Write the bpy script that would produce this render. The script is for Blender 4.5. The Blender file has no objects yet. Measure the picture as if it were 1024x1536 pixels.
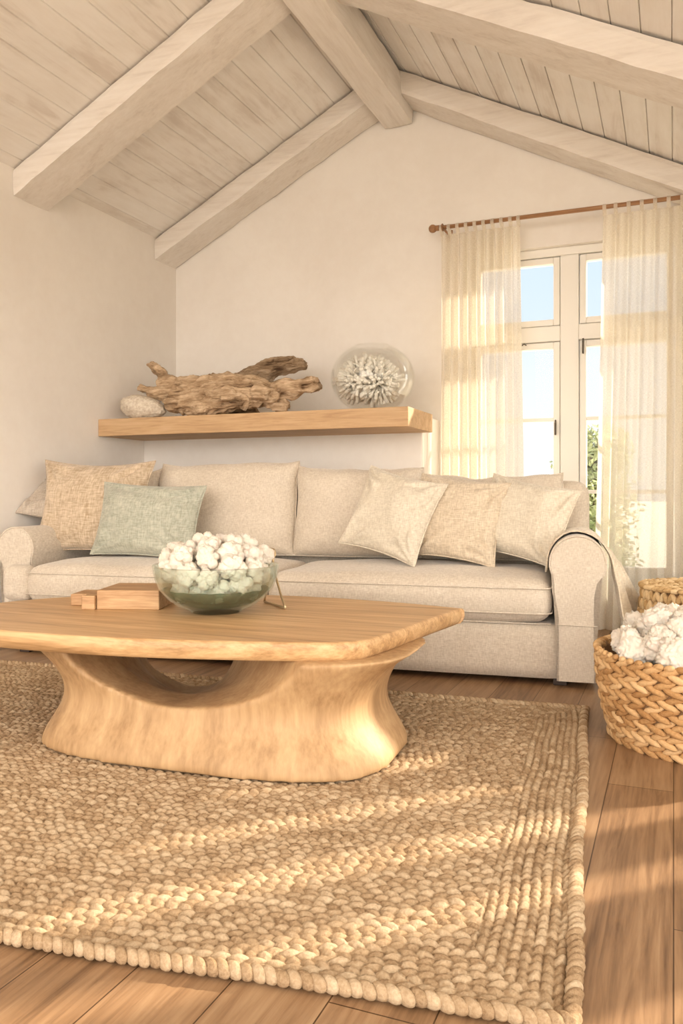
import bpy, bmesh, math, random
import numpy as np
from mathutils import Vector, Matrix, noise, Euler
PI = math.pi
sc = bpy.context.scene
COL = sc.collection
random.seed(7)

# ------------------------------------------------------------------ helpers
def link(name, me, mat=None, parent=None, smooth=True):
    o = bpy.data.objects.new(name, me); COL.objects.link(o)
    if mat is not None and len(me.materials) == 0: me.materials.append(mat)
    if smooth and len(me.polygons): me.polygons.foreach_set('use_smooth', [True]*len(me.polygons))
    if parent is not None: o.parent = parent
    return o
def pyobj(name, verts, faces, mat=None, parent=None, smooth=True):
    me = bpy.data.meshes.new(name); me.from_pydata([tuple(v) for v in verts], [], [tuple(f) for f in faces]); me.update()
    return link(name, me, mat, parent, smooth)
def bmobj(name, bm, mat=None, parent=None, smooth=False):
    me = bpy.data.meshes.new(name)
    bmesh.ops.recalc_face_normals(bm, faces=bm.faces)
    bm.to_mesh(me); bm.free(); return link(name, me, mat, parent, smooth)
def tag(o, label, cat, group=None):
    o['label'] = label; o['category'] = cat
    if group: o['group'] = group
    return o
def thing(name, label, cat, loc=(0, 0, 0), rotz=0, group=None):
    o = bpy.data.objects.new(name, None); COL.objects.link(o); o.empty_display_size = .1
    o.location = loc; o.rotation_euler = (0, 0, rotz); return tag(o, label, cat, group)
def struct(o): o['kind'] = 'structure'; return o
def box(bm, x0, x1, y0, y1, z0, z1, bev=0, seg=2):
    vs = [bm.verts.new((x, y, z)) for x in (x0, x1) for y in (y0, y1) for z in (z0, z1)]
    fs = []
    for a in ((0, 1, 3, 2), (4, 6, 7, 5), (0, 4, 5, 1), (2, 3, 7, 6), (0, 2, 6, 4), (1, 5, 7, 3)):
        fs.append(bm.faces.new([vs[i] for i in a]))
    if bev:
        es = list({e for f in fs for e in f.edges})
        bmesh.ops.bevel(bm, geom=es, offset=bev, segments=seg, profile=.5, affect='EDGES')
    return bm
def tube(bm, pts, rads, n=10, cap=True, closed=False):
    pts = [Vector(p) for p in pts]; N = len(pts)
    if not hasattr(rads, '__len__'): rads = [rads]*N
    rings = []; up = None
    for i in range(N):
        if closed: d = pts[(i+1) % N]-pts[i-1]
        else: d = pts[min(i+1, N-1)]-pts[max(i-1, 0)]
        d.normalize()
        if up is None:
            up = Vector((0, 0, 1)) if abs(d.z) < .9 else Vector((1, 0, 0))
        a = (up-d*up.dot(d)).normalized(); b = d.cross(a); up = a
        rings.append([bm.verts.new(pts[i]+(a*math.cos(2*PI*k/n)+b*math.sin(2*PI*k/n))*rads[i]) for k in range(n)])
    M = N if closed else N-1
    for i in range(M):
        r0, r1 = rings[i], rings[(i+1) % N]
        for k in range(n): bm.faces.new((r0[k], r0[(k+1) % n], r1[(k+1) % n], r1[k]))
    if cap and not closed:
        bm.faces.new(rings[0][::-1]); bm.faces.new(rings[-1])
    return bm
def lathe(bm, prof, n=48):
    rings = []
    for r, z in prof:
        if r < 1e-5: rings.append([bm.verts.new((0, 0, z))])
        else: rings.append([bm.verts.new((r*math.cos(2*PI*k/n), r*math.sin(2*PI*k/n), z)) for k in range(n)])
    for i in range(len(rings)-1):
        a, b = rings[i], rings[i+1]
        for k in range(n):
            k2 = (k+1) % n
            if len(a) == 1 and len(b) > 1: bm.faces.new((a[0], b[k], b[k2]))
            elif len(b) == 1 and len(a) > 1: bm.faces.new((a[k], b[0], a[k2]))
            elif len(a) > 1: bm.faces.new((a[k], b[k], b[k2], a[k2]))
    return bm
def ellipsoids(items, nu=10, nv=6):
    """items: list of (centre, 3x3 axes scaled by half sizes) -> verts, faces"""
    base = [(0, 0, 1)]
    for j in range(1, nv):
        t = PI*j/nv
        for k in range(nu):
            p = 2*PI*k/nu; base.append((math.sin(t)*math.cos(p), math.sin(t)*math.sin(p), math.cos(t)))
    base.append((0, 0, -1)); base = np.array(base); nb = len(base)
    f = []
    for k in range(nu): f.append((0, 1+k, 1+(k+1) % nu))
    for j in range(nv-2):
        for k in range(nu):
            a = 1+j*nu+k; b = 1+j*nu+(k+1) % nu; f.append((a, a+nu, b+nu, b))
    o = 1+(nv-2)*nu
    for k in range(nu): f.append((o+k, nb-1, o+(k+1) % nu))
    V = []; F = []
    for i, (c, A) in enumerate(items):
        V.append(base @ np.array(A) + np.array(c)); F += [tuple(q+i*nb for q in ff) for ff in f]
    return np.concatenate(V), F
def axes(d, up, a, b, c):
    """rows: long axis d*a, side*b, up*c"""
    d = Vector(d).normalized(); up = Vector(up); up = (up-d*up.dot(d)).normalized(); s = up.cross(d)
    return [tuple(d*a), tuple(s*b), tuple(up*c)]
def fbm(p, s=1.0, o=4): return noise.fractal(Vector(p)*s, 1.0, 2.0, o)

# ------------------------------------------------------------------ materials
def newmat(name):
    m = bpy.data.materials.new(name); m.use_nodes = True; nt = m.node_tree; nt.nodes.clear()
    out = nt.nodes.new('ShaderNodeOutputMaterial'); return m, nt, out
def N(nt, t, **k):
    n = nt.nodes.new(t)
    for a, v in k.items():
        if a.startswith('i_'): n.inputs[a[2:].replace('_', ' ')].default_value = v
        else: setattr(n, a, v)
    return n
def coords(nt, scale=(1, 1, 1), rot=(0, 0, 0), kind='Object'):
    tc = N(nt, 'ShaderNodeTexCoord'); mp = N(nt, 'ShaderNodeMapping')
    mp.inputs['Scale'].default_value = scale; mp.inputs['Rotation'].default_value = rot
    nt.links.new(tc.outputs[kind], mp.inputs['Vector']); return mp.outputs['Vector']
def tex(nt, vec, scale, detail=4, rough=.55, dist=0):
    n = N(nt, 'ShaderNodeTexNoise'); n.inputs['Scale'].default_value = scale; n.inputs['Detail'].default_value = detail
    n.inputs['Roughness'].default_value = rough; n.inputs['Distortion'].default_value = dist
    nt.links.new(vec, n.inputs['Vector']); return n.outputs['Fac']
def ramp(nt, fac, stops):
    r = N(nt, 'ShaderNodeValToRGB'); e = r.color_ramp.elements
    while len(e) < len(stops): e.new(.5)
    for i, (p, c) in enumerate(stops): e[i].position = p; e[i].color = (*c, 1) if len(c) == 3 else c
    nt.links.new(fac, r.inputs['Fac']); return r.outputs['Color']
def mul(nt, a, b, fac=1.0, mode='MULTIPLY'):
    m = N(nt, 'ShaderNodeMix', data_type='RGBA', blend_type=mode); m.inputs['Factor'].default_value = fac
    nt.links.new(a, m.inputs[6]); nt.links.new(b, m.inputs[7]); return m.outputs[2]
def math_(nt, op, a, b=None):
    m = N(nt, 'ShaderNodeMath', operation=op)
    for i, v in enumerate((a, b)):
        if v is None: continue
        if isinstance(v, (int, float)): m.inputs[i].default_value = v
        else: nt.links.new(v, m.inputs[i])
    return m.outputs[0]
def principled(nt, out, col, rough=.8, bump=None, bstr=.3, bdist=.01, spec=.3, sheen=0):
    p = N(nt, 'ShaderNodeBsdfPrincipled'); p.inputs['Roughness'].default_value = rough
    p.inputs['Specular IOR Level'].default_value = spec
    if sheen: p.inputs['Sheen Weight'].default_value = sheen
    if isinstance(col, tuple): p.inputs['Base Color'].default_value = (*col, 1)
    else: nt.links.new(col, p.inputs['Base Color'])
    if bump is not None:
        b = N(nt, 'ShaderNodeBump'); b.inputs['Strength'].default_value = bstr; b.inputs['Distance'].default_value = bdist
        nt.links.new(bump, b.inputs['Height']); nt.links.new(b.outputs[0], p.inputs['Normal'])
    nt.links.new(p.outputs[0], out.inputs[0]); return p
def plaster(name, c0, c1):
    m, nt, out = newmat(name); v = coords(nt)
    a = tex(nt, v, 1.6, 6, .6, .4); b = tex(nt, v, 14, 5, .6)
    f = math_(nt, 'ADD', math_(nt, 'MULTIPLY', a, .7), math_(nt, 'MULTIPLY', b, .3))
    c = ramp(nt, f, [(.35, c0), (.62, c1)]); principled(nt, out, c, .92, b, .12, .01, .15); return m
def fabric(name, c0, c1, thread=260, big=5, bstr=.35, stripes=None):
    m, nt, out = newmat(name)
    vx = coords(nt, (thread, thread*.18, thread*.18)); vz = coords(nt, (thread*.18, thread*.18, thread))
    a = tex(nt, vx, 1, 2, .5); b = tex(nt, vz, 1, 2, .5)
    w = math_(nt, 'MULTIPLY', math_(nt, 'ADD', a, b), .5)
    g = tex(nt, coords(nt), big, 3)
    f = math_(nt, 'ADD', math_(nt, 'MULTIPLY', w, .8), math_(nt, 'MULTIPLY', g, .2))
    col = ramp(nt, f, [(.38, c0), (.62, c1)])
    principled(nt, out, col, .95, w, bstr, .004, .1, .3); return m
def wood(name, dark, mid, light, axis=(1, 14, 14), rough=.5, scale=2.2, bstr=.15, spec=.4, fine=1.0):
    m, nt, out = newmat(name); v = coords(nt, axis)
    a = tex(nt, v, scale, 6, .62, .6); b = tex(nt, coords(nt, tuple(q*4 if q > 2 else q*1.5 for q in axis)), scale*1.6, 4, .6)
    f = math_(nt, 'ADD', math_(nt, 'MULTIPLY', a, .65), math_(nt, 'MULTIPLY', b, .35*fine))
    c = ramp(nt, f, [(.3, dark), (.48, mid), (.66, light)])
    principled(nt, out, c, rough, f, bstr, .006, spec); return m

M = {}
M['wall'] = plaster('warm_plaster', (.81, .755, .69), (.86, .815, .755))
M['linen'] = fabric('sofa_linen', (.56, .47, .365), (.74, .655, .54), 300, 4)
M['cream'] = fabric('cream_linen', (.58, .505, .39), (.79, .715, .585), 240, 6)
M['oat'] = fabric('oat_linen', (.52, .42, .30), (.76, .65, .50), 200, 5)
M['tanweave'] = fabric('tan_weave', (.42, .31, .20), (.70, .57, .42), 130, 8, .6)
M['sage'] = fabric('sage_linen', (.34, .345, .27), (.55, .545, .445), 170, 6, .5)
M['greige'] = fabric('greige_linen', (.40, .33, .26), (.60, .52, .43), 200, 6)
M['throw'] = fabric('throw_linen', (.62, .52, .38), (.82, .72, .56), 160, 6, .6)
M['oak'] = wood('oak_table', (.27, .14, .055), (.54, .325, .15), (.72, .49, .26), (.8, 10, 10), .42, 2.0)
M['oakbase'] = wood('oak_base', (.27, .15, .065), (.44, .27, .13), (.56, .37, .19), (7, 7, 1.2), .6, 1.4, .3)
M['shelf'] = wood('shelf_oak', (.38, .22, .11), (.56, .36, .19), (.66, .45, .26), (1, 12, 12), .6, 2.4)
M['block'] = wood('block_wood', (.20, .10, .045), (.45, .26, .125), (.62, .41, .22), (1.5, 12, 12), .6, 2.2)
M['rod'] = wood('rod_wood', (.20, .09, .04), (.32, .16, .07), (.42, .23, .11), (1, 20, 20), .45, 3)
M['drift'] = wood('driftwood_brown', (.10, .055, .028), (.40, .27, .16), (.66, .49, .32), (2.2, 13, 13), .9, 2.6, .8, .1)
M['drift2'] = wood('driftwood_grey', (.09, .055, .035), (.31, .22, .145), (.50, .38, .265), (2.2, 14, 14), .9, 2.8, .8, .1)
def driftmat(name, k):
    m, nt, out = newmat(name); at = N(nt, 'ShaderNodeAttribute', attribute_name='groove')
    a = tex(nt, coords(nt, (5, 40, 40)), 2.2, 5, .65, .4)
    f = math_(nt, 'ADD', math_(nt, 'MULTIPLY', a, .55), math_(nt, 'MULTIPLY', at.outputs['Fac'], .45))
    c = ramp(nt, f, [(.30, tuple(q*k for q in (.10, .055, .03))), (.46, tuple(q*k for q in (.40, .27, .16))), (.66, tuple(q*k for q in (.74, .56, .38)))])
    principled(nt, out, c, .9, a, .9, .006, .08); return m
M['drift'] = driftmat('driftwood_brown', 1.0); M['drift2'] = driftmat('driftwood_grey', .68)
M['beam'] = wood('whitewashed_beam', (.66, .59, .52), (.79, .73, .66), (.85, .80, .74), (6, 1, 6), .85, 1.5, .5, .15)
M['rafter'] = wood('whitewashed_rafter', (.66, .59, .52), (.79, .73, .66), (.85, .80, .74), (1, 6, 6), .85, 1.5, .5, .15)
M['white'] = principled and None
def plain(name, c, rough=.5, spec=.4, **k):
    m, nt, out = newmat(name); p = principled(nt, out, c, rough, spec=spec)
    for a, v in k.items(): p.inputs[a.replace('_', ' ')].default_value = v
    return m
M['white'] = plain('window_paint', (.86, .83, .77), .45)
M['metal'] = plain('dark_iron', (.10, .08, .06), .45, .5, Metallic=.7)
M['brass'] = plain('brass_wire', (.55, .42, .25), .35, .5, Metallic=.8)
M['dark'] = plain('sofa_foot', (.06, .04, .03), .6)

# ceiling planks
def plankmat():
    m, nt, out = newmat('whitewashed_planks'); at = N(nt, 'ShaderNodeAttribute', attribute_name='plank')
    v = coords(nt, (9, .9, 9)); a = tex(nt, v, 2, 6, .65, .5); b = tex(nt, coords(nt, (3, 1.6, 3)), 1.3, 4, .6, .5)
    f = math_(nt, 'ADD', math_(nt, 'MULTIPLY', a, .5), math_(nt, 'MULTIPLY', b, .5))
    f = math_(nt, 'ADD', f, math_(nt, 'MULTIPLY', math_(nt, 'SUBTRACT', at.outputs['Fac'], .5), .12))
    c = ramp(nt, f, [(.33, (.71, .645, .58)), (.46, (.84, .795, .74)), (.60, (.89, .855, .81))])
    principled(nt, out, c, .85, a, .35, .006, .15); return m
M['plank'] = plankmat()
def floormat():
    m, nt, out = newmat('oak_floor')
    v = coords(nt, (1, 1, 1), (0, 0, PI/2))
    br = N(nt, 'ShaderNodeTexBrick'); br.offset = .37; br.inputs['Scale'].default_value = 1
    br.inputs['Brick Width'].default_value = 1.25; br.inputs['Row Height'].default_value = .178
    br.inputs['Mortar Size'].default_value = .0016; br.inputs['Mortar Smooth'].default_value = .3
    br.inputs['Color1'].default_value = (0, 0, 0, 1); br.inputs['Color2'].default_value = (1, 1, 1, 1); br.inputs['Mortar'].default_value = (.5, .5, .5, 1)
    nt.links.new(v, br.inputs['Vector'])
    g = tex(nt, coords(nt, (16, 1.1, 1)), 1.7, 7, .62, .9); g2 = tex(nt, coords(nt, (70, 3, 1)), 1.5, 3)
    f = math_(nt, 'ADD', math_(nt, 'MULTIPLY', g, .62), math_(nt, 'MULTIPLY', g2, .28))
    f = math_(nt, 'ADD', f, math_(nt, 'MULTIPLY', br.outputs['Color'], .12))
    c = ramp(nt, f, [(.34, (.13, .068, .032)), (.5, (.27, .155, .078)), (.68, (.38, .24, .13))])
    dk = ramp(nt, br.outputs['Fac'], [(0, (1, 1, 1)), (1, (.25, .2, .15))])
    c = mul(nt, c, dk)
    principled(nt, out, c, .42, f, .12, .004, .45); return m
M['floor'] = floormat()
def rugmat():
    m, nt, out = newmat('jute_braid'); at = N(nt, 'ShaderNodeAttribute', attribute_name='strand')
    v = coords(nt); a = tex(nt, v, 160, 4, .7); b = tex(nt, v, 3, 3)
    f = math_(nt, 'ADD', math_(nt, 'MULTIPLY', a, .6), math_(nt, 'MULTIPLY', at.outputs['Fac'], .32))
    f = math_(nt, 'ADD', f, math_(nt, 'MULTIPLY', b, .2))
    c = ramp(nt, f, [(.3, (.235, .145, .075)), (.52, (.40, .275, .16)), (.78, (.55, .42, .275))])
    principled(nt, out, c, .9, a, .7, .004, .1); return m
M['rug'] = rugmat()
def strawmat(name, c0, c1, c2):
    m, nt, out = newmat(name); at = N(nt, 'ShaderNodeAttribute', attribute_name='strand')
    v = coords(nt); a = tex(nt, v, 120, 4, .7)
    f = math_(nt, 'ADD', math_(nt, 'MULTIPLY', a, .5), math_(nt, 'MULTIPLY', at.outputs['Fac'], .5))
    c = ramp(nt, f, [(.25, c0), (.5, c1), (.75, c2)])
    principled(nt, out, c, .75, a, .6, .004, .2); return m
M['seagrass'] = strawmat('seagrass', (.40, .21, .08), (.60, .36, .16), (.74, .50, .26))
M['straw'] = strawmat('pale_straw', (.48, .30, .13), (.68, .47, .24), (.80, .61, .36))
M['basketin'] = plain('basket_lining', (.28, .16, .08), .9, .1)
def bloommat():
    m, nt, out = newmat('dried_petals'); v = coords(nt)
    a = tex(nt, v, 60, 4, .6); c = ramp(nt, a, [(.3, (.78, .67, .54)), (.6, (.90, .83, .73))])
    p = principled(nt, out, c, .8, a, .5, .004, .15)
    p.inputs['Subsurface Weight'].default_value = .12; p.inputs['Subsurface Radius'].default_value = (.02, .012, .008); p.inputs['Subsurface Scale'].default_value = .4
    return m
M['bloom'] = bloommat()
def coralmat(name, c0, c1, s=90):
    m, nt, out = newmat(name); a = tex(nt, coords(nt), s, 4, .6)
    principled(nt, out, ramp(nt, a, [(.35, c0), (.65, c1)]), .85, a, .8, .004, .1); return m
M['coral'] = coralmat('white_coral', (.84, .78, .68), (.93, .90, .83))
M['rock'] = coralmat('coral_stone', (.60, .50, .38), (.80, .72, .60), 60)
def glass(name, tint, gl=.6, body=None, bw=0, cap=.4):
    m, nt, out = newmat(name)
    t = N(nt, 'ShaderNodeBsdfTransparent'); t.inputs[0].default_value = (*tint, 1)
    g = N(nt, 'ShaderNodeBsdfGlossy'); g.inputs['Roughness'].default_value = .03; g.inputs[0].default_value = (1, 1, 1, 1)
    lw = N(nt, 'ShaderNodeFresnel'); lw.inputs['IOR'].default_value = 1.45
    f = math_(nt, 'MINIMUM', math_(nt, 'MULTIPLY', lw.outputs[0], gl), cap)
    mx = N(nt, 'ShaderNodeMixShader'); nt.links.new(f, mx.inputs[0]); nt.links.new(t.outputs[0], mx.inputs[1]); nt.links.new(g.outputs[0], mx.inputs[2])
    last = mx
    if body:
        d = N(nt, 'ShaderNodeBsdfDiffuse'); d.inputs[0].default_value = (*body, 1)
        m2 = N(nt, 'ShaderNodeMixShader'); m2.inputs[0].default_value = bw
        nt.links.new(mx.outputs[0], m2.inputs[1]); nt.links.new(d.outputs[0], m2.inputs[2]); last = m2
    nt.links.new(last.outputs[0], out.inputs[0]); return m
M['pane'] = glass('window_glass', (.97, .98, .98), .15)
M['bowlglass'] = glass('green_glass', (.925, .965, .945), .7, (.25, .36, .28), .018)
M['bowlbase'] = glass('green_glass_base', (.60, .76, .68), .6, (.12, .22, .16), .25)
M['globeglass'] = glass('clear_glass', (.985, .988, .98), .4, cap=.3)
def sheer():
    m, nt, out = newmat('sheer_linen')
    v = coords(nt, (500, 1, 90)); v2 = coords(nt, (90, 1, 500))
    w = math_(nt, 'MULTIPLY', math_(nt, 'ADD', tex(nt, v, 1, 2), tex(nt, v2, 1, 2)), .5)
    col = ramp(nt, w, [(.35, (.84, .765, .64)), (.65, (.93, .88, .775))])
    d = N(nt, 'ShaderNodeBsdfDiffuse'); t = N(nt, 'ShaderNodeBsdfTranslucent'); tr = N(nt, 'ShaderNodeBsdfTransparent')
    nt.links.new(col, d.inputs[0]); nt.links.new(col, t.inputs[0])
    a = N(nt, 'ShaderNodeMixShader'); a.inputs[0].default_value = .5
    nt.links.new(d.outputs[0], a.inputs[1]); nt.links.new(t.outputs[0], a.inputs[2])
    b = N(nt, 'ShaderNodeMixShader')
    f = math_(nt, 'ADD', math_(nt, 'MULTIPLY', w, .5), .54); nt.links.new(f, b.inputs[0])
    nt.links.new(tr.outputs[0], b.inputs[1]); nt.links.new(a.outputs[0], b.inputs[2])
    nt.links.new(b.outputs[0], out.inputs[0]); return m
M['sheer'] = sheer()
def leafmat():
    m, nt, out = newmat('leaves'); at = tex(nt, coords(nt), 3, 3)
    c = ramp(nt, at, [(.35, (.13, .17, .06)), (.65, (.34, .36, .17))]); principled(nt, out, c, .6); return m
M['leaf'] = leafmat()
M['bark'] = wood('bark', (.1, .07, .05), (.2, .15, .1), (.3, .24, .18), (6, 6, 1), .9)
M['grass'] = coralmat('pale_sand', (.66, .58, .46), (.74, .66, .54), 8)

# ------------------------------------------------------------------ room
XL, XR, YB, YF = -3.6, 1.25, 5.4, -2.4
RX, RZ, SL = -1.77, 3.71, .515
def cz(x): return RZ-SL*abs(x-RX)
bm = bmesh.new(); box(bm, XL-.25, XR+.25, YF, YB+.25, -.12, 0); struct(bmobj('floor', bm, M['floor']))
# left wall
bm = bmesh.new(); box(bm, XL-.22, XL, YF, YB+.2, 0, cz(XL)+.1); struct(bmobj('wall_left', bm, M['wall']))
# back wall with window opening
WX0, WX1, WZ0, WZ1 = -1.31, .06, .28, 2.455
def prism(bm, poly, y0, y1):
    a = [bm.verts.new((x, y0, z)) for x, z in poly]; b = [bm.verts.new((x, y1, z)) for x, z in poly]
    bm.faces.new(a); bm.faces.new(b[::-1]); n = len(poly)
    for i in range(n): bm.faces.new((a[i], a[(i+1) % n], b[(i+1) % n], b[i]))
bm = bmesh.new()
T = .1
prism(bm, [(XL, 0), (WX0, 0), (WX0, cz(WX0)+T), (RX, RZ+T), (XL, cz(XL)+T)], YB, YB+.24)
prism(bm, [(WX1, 0), (XR, 0), (XR, cz(XR)+T), (WX1, cz(WX1)+T)], YB, YB+.24)
prism(bm, [(WX0, 0), (WX1, 0), (WX1, WZ0), (WX0, WZ0)], YB, YB+.24)
prism(bm, [(WX0, WZ1), (WX1, WZ1), (WX1, cz(WX1)+T), (WX0, cz(WX0)+T)], YB, YB+.24)
struct(bmobj('wall_back', bm, M['wall']))
# boxed-out lower wall that carries the shelf
LY, LX, LZ = 4.98, -1.41, 1.35
bm = bmesh.new(); box(bm, XL, LX-.07, LY, YB, 0, LZ, .008); struct(bmobj('wall_back_ledge', bm, M['wall']))
# right wall (outside the frame) with a wide garden window for the sun and an opening added for fill
GY0, GY1, GZ0, GZ1 = 2.55, 4.75, .3, 2.06
bm = bmesh.new(); zt = cz(XR)+.1
box(bm, XR, XR+.22, YF, -1.6, 0, zt); box(bm, XR, XR+.22, 1.95, GY0, 0, zt); box(bm, XR, XR+.22, -1.6, 1.95, 0, GZ0); box(bm, XR, XR+.22, -1.6, 1.95, GZ1, zt); box(bm, XR, XR+.22, GY1, YB+.2, 0, zt)
box(bm, XR, XR+.22, GY0, GY1, 0, GZ0); box(bm, XR, XR+.22, GY0, GY1, GZ1, zt)
struct(bmobj('wall_right', bm, M['wall']))
# ceiling of grooved planks
def ceiling():
    V = []; F = []; A = []
    for side in (-1, 1):
        x_end = XL-.2 if side < 0 else XR+.2
        pitch = .126; n = int(abs(x_end-RX)/pitch)+1
        for i in range(n):
            r = random.random()
            xa = RX+side*i*pitch; xb = RX+side*(i+1)*pitch; g = .0035*side
            prof = [(xa, .010), (xa+g, 0), (xb-g, 0), (xb, .010)]
            up = [(xb, .06), (xa, .06)]
            P = [(x, cz(x)+dz) for x, dz in prof+up]
            b = len(V)
            for y in (YF, YB): V += [(x, y, z) for x, z in P]; A += [r]*6
            for k in range(6): F.append((b+k, b+(k+1) % 6, b+6+(k+1) % 6, b+6+k))
    o = pyobj('ceiling', V, F, M['plank'], smooth=False)
    at = o.data.attributes.new('plank', 'FLOAT', 'POINT'); at.data.foreach_set('value', A)
    bm = bmesh.new(); bm.from_mesh(o.data); bmesh.ops.recalc_face_normals(bm, faces=bm.faces); bm.to_mesh(o.data); bm.free()
    struct(o)
ceiling()
def rough_edges(bm, amp=.004, s=6):
    for v in bm.verts:
        p = v.co; d = Vector((fbm(p, s), fbm(p+Vector((9, 0, 0)), s), fbm(p+Vector((0, 7, 0)), s)))
        v.co = p+d*amp
def beam(name, pts4, L, dirv, mat, label, n=40):
    """box beam: cross-section list of 4 Vectors at start, extruded along dirv*L with rough surface"""
    bm = bmesh.new(); rings = []
    sec = []
    k = 5
    for i in range(4):
        a, b = pts4[i], pts4[(i+1) % 4]
        for j in range(k):
            t = j/k; p = a.lerp(b, t)
            if j == 0:   # ease the arris
                p = p.lerp((pts4[0]+pts4[1]+pts4[2]+pts4[3])/4, .035)
            sec.append(p)
    for i in range(n+1): rings.append([bm.verts.new(p+dirv*(L*i/n)) for p in sec])
    m = len(sec)
    for i in range(n):
        for q in range(m): bm.faces.new((rings[i][q], rings[i][(q+1) % m], rings[i+1][(q+1) % m], rings[i+1][q]))
    bm.faces.new(rings[0]); bm.faces.new(rings[-1][::-1])
    rough_edges(bm, .006, 5)
    o = bmobj(name, bm, mat, smooth=False); tag(o, label, 'ceiling beam'); return o
def rafter(side, y0, y1, label, dep=.155):
    x0 = RX+side*.06; x1 = (XL+.002) if side < 0 else XR-.002
    d = Vector((x1-x0, 0, cz(x1)-cz(x0))); L = d.length; d.normalize()
    nrm = Vector((0, 0, -1)) if False else Vector((d.z*side, 0, -d.x*side)).normalized()
    if nrm.z > 0: nrm = -nrm
    top = Vector((x0, 0, cz(x0)-.012)); bot = top+Vector((0, 0, -dep))
    pts = [Vector((x0, y0, top.z)), Vector((x0, y1, top.z)), Vector((x0, y1, bot.z)), Vector((x0, y0, bot.z))]
    return beam('rafter_beam', pts, L, d, M['rafter'], label)
rafter(-1, 5.115, 5.392, 'whitewashed rafter running down the left slope against the back wall')
rafter(-1, 3.70, 4.0, 'whitewashed rafter on the left slope nearer the camera, ending on the left wall')
rafter(1, 5.115, 5.392, 'whitewashed rafter running down the right slope against the back wall above the curtains')
rafter(1, 3.76, 4.06, 'whitewashed rafter crossing the right slope at the upper right corner of the photo')
zb = 3.40
pts = [Vector((RX-.105, YF+.02, cz(RX-.105)-.02)), Vector((RX+.105, YF+.02, cz(RX-.105)-.02)), Vector((RX+.105, YF+.02, zb)), Vector((RX-.105, YF+.02, zb))]
beam('ridge_beam', pts, YB-YF-.035, Vector((0, 1, 0)), M['beam'], 'thick whitewashed ridge beam running along the peak of the ceiling', 90)

# ------------------------------------------------------------------ back window
def window(name, ax):
    root = struct(thing(name, '', '', (0, 0, 0)))
    for k in ('label', 'category'): del root[k]
    return root
w = window('window_1', 0)
Y0, Y1 = YB+.045, YB+.125
xm, mw = -.625, .058       # mullion
trz, trw = 1.895, .05      # transom
F_ = .055
bm = bmesh.new()
for a in ((WX0, WX0+F_, WZ0, WZ1), (WX1-F_, WX1, WZ0, WZ1), (WX0+F_, WX1-F_, WZ1-F_, WZ1), (WX0+F_, WX1-F_, WZ0, WZ0+F_),
          (xm-mw, xm+mw, WZ0+F_, WZ1-F_)):
    box(bm, a[0], a[1], Y0, Y1, a[2], a[3], .006)
for xa, xb in ((WX0+F_, xm-mw), (xm+mw, WX1-F_)): box(bm, xa, xb, Y0, Y1, trz-trw, trz+trw, .006)
bmobj('window_frame', bm, M['white'], w)
S = .042
for xa, xb in ((WX0+F_, xm-mw), (xm+mw, WX1-F_)):
    for za, zb_, bars in ((trz+trw, WZ1-F_, ()), (WZ0+F_, trz-trw, (1.335, .86))):
        bm = bmesh.new(); g = .004
        xa2, xb2, za2, zb2 = xa+g, xb-g, za+g, zb_-g
        for a in ((xa2, xa2+S, za2, zb2), (xb2-S, xb2, za2, zb2), (xa2+S, xb2-S, zb2-S, zb2), (xa2+S, xb2-S, za2, za2+S)):
            box(bm, a[0], a[1], Y0+.012, Y1-.012, a[2], a[3], .005)
        for b in bars: box(bm, xa2+S, xb2-S, Y0+.025, Y1-.025, b-.012, b+.012, .003)
        s = bmobj('window_sash', bm, M['white'], w)
        bm = bmesh.new(); box(bm, xa2+S-.003, xb2-S+.003, Y0+.036, Y0+.040, za2+S-.003, zb2-S+.003)
        bmobj('pane', bm, M['pane'], s)
bm = bmesh.new(); box(bm, WX0-.03, WX1+.03, YB-.05, YB+.05, WZ0-.03, WZ0, .006); bmobj('window_sill', bm, M['white'], w)
for hx, hz in ((xm-mw-.03, 1.28), (xm+mw+.028, 1.80)):
    bm = bmesh.new(); box(bm, hx-.005, hx+.005, Y0-.012, Y0+.002, hz-.05, hz+.05, .003); tube(bm, [(hx, Y0-.012, hz+.03), (hx, Y0-.022, hz+.03), (hx, Y0-.024, hz-.05)], .005, 8)
    bmobj('latch', bm, M['metal'], w)
bm = bmesh.new(); tube(bm, [(-.93, Y0-.006, trz-trw-.018), (-.915, Y0-.012, trz-trw-.008), (-.90, Y0-.006, trz-trw-.018)], .004, 8); bmobj('stay', bm, M['metal'], w)

# side window
w2 = window('window_2', 1)
bm = bmesh.new(); X0, X1 = XR+.05, XR+.13
op = [(2.70, 2.86), (3.02, 3.10), (3.22, 3.42), (3.60, 3.82), (4.00, 4.18), (4.38, 4.60)]  # unseen posts shaped to narrow the sun into streaks on the rug
edges = [GY0]+[q for o_ in op for q in o_]+[GY1]
for i in range(0, len(edges), 2): box(bm, X0, X1, edges[i], edges[i+1], GZ0, GZ1)
for a, b in op:
    for z0, z1 in ((GZ0, GZ0+.06), (GZ1-.05, GZ1)): box(bm, X0+.001, X1-.001, a, b, z0, z1)
bmobj('window_frame', bm, M['white'], w2)
for a, b in op:
    bm = bmesh.new(); box(bm, X0+.035, X0+.04, a+.0005, b-.0005, GZ0+.061, GZ1-.051); bmobj('pane', bm, M['pane'], w2)
w3 = window('fill_window', 1); bm = bmesh.new()  # unseen window added to bring in fill light from the right
ys = [-1.6, -.4, .8, 1.95]
for i, y in enumerate(ys): box(bm, X0, X1, max(-1.6, y-.035), min(1.95, y+.035), GZ0, GZ1)
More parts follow.
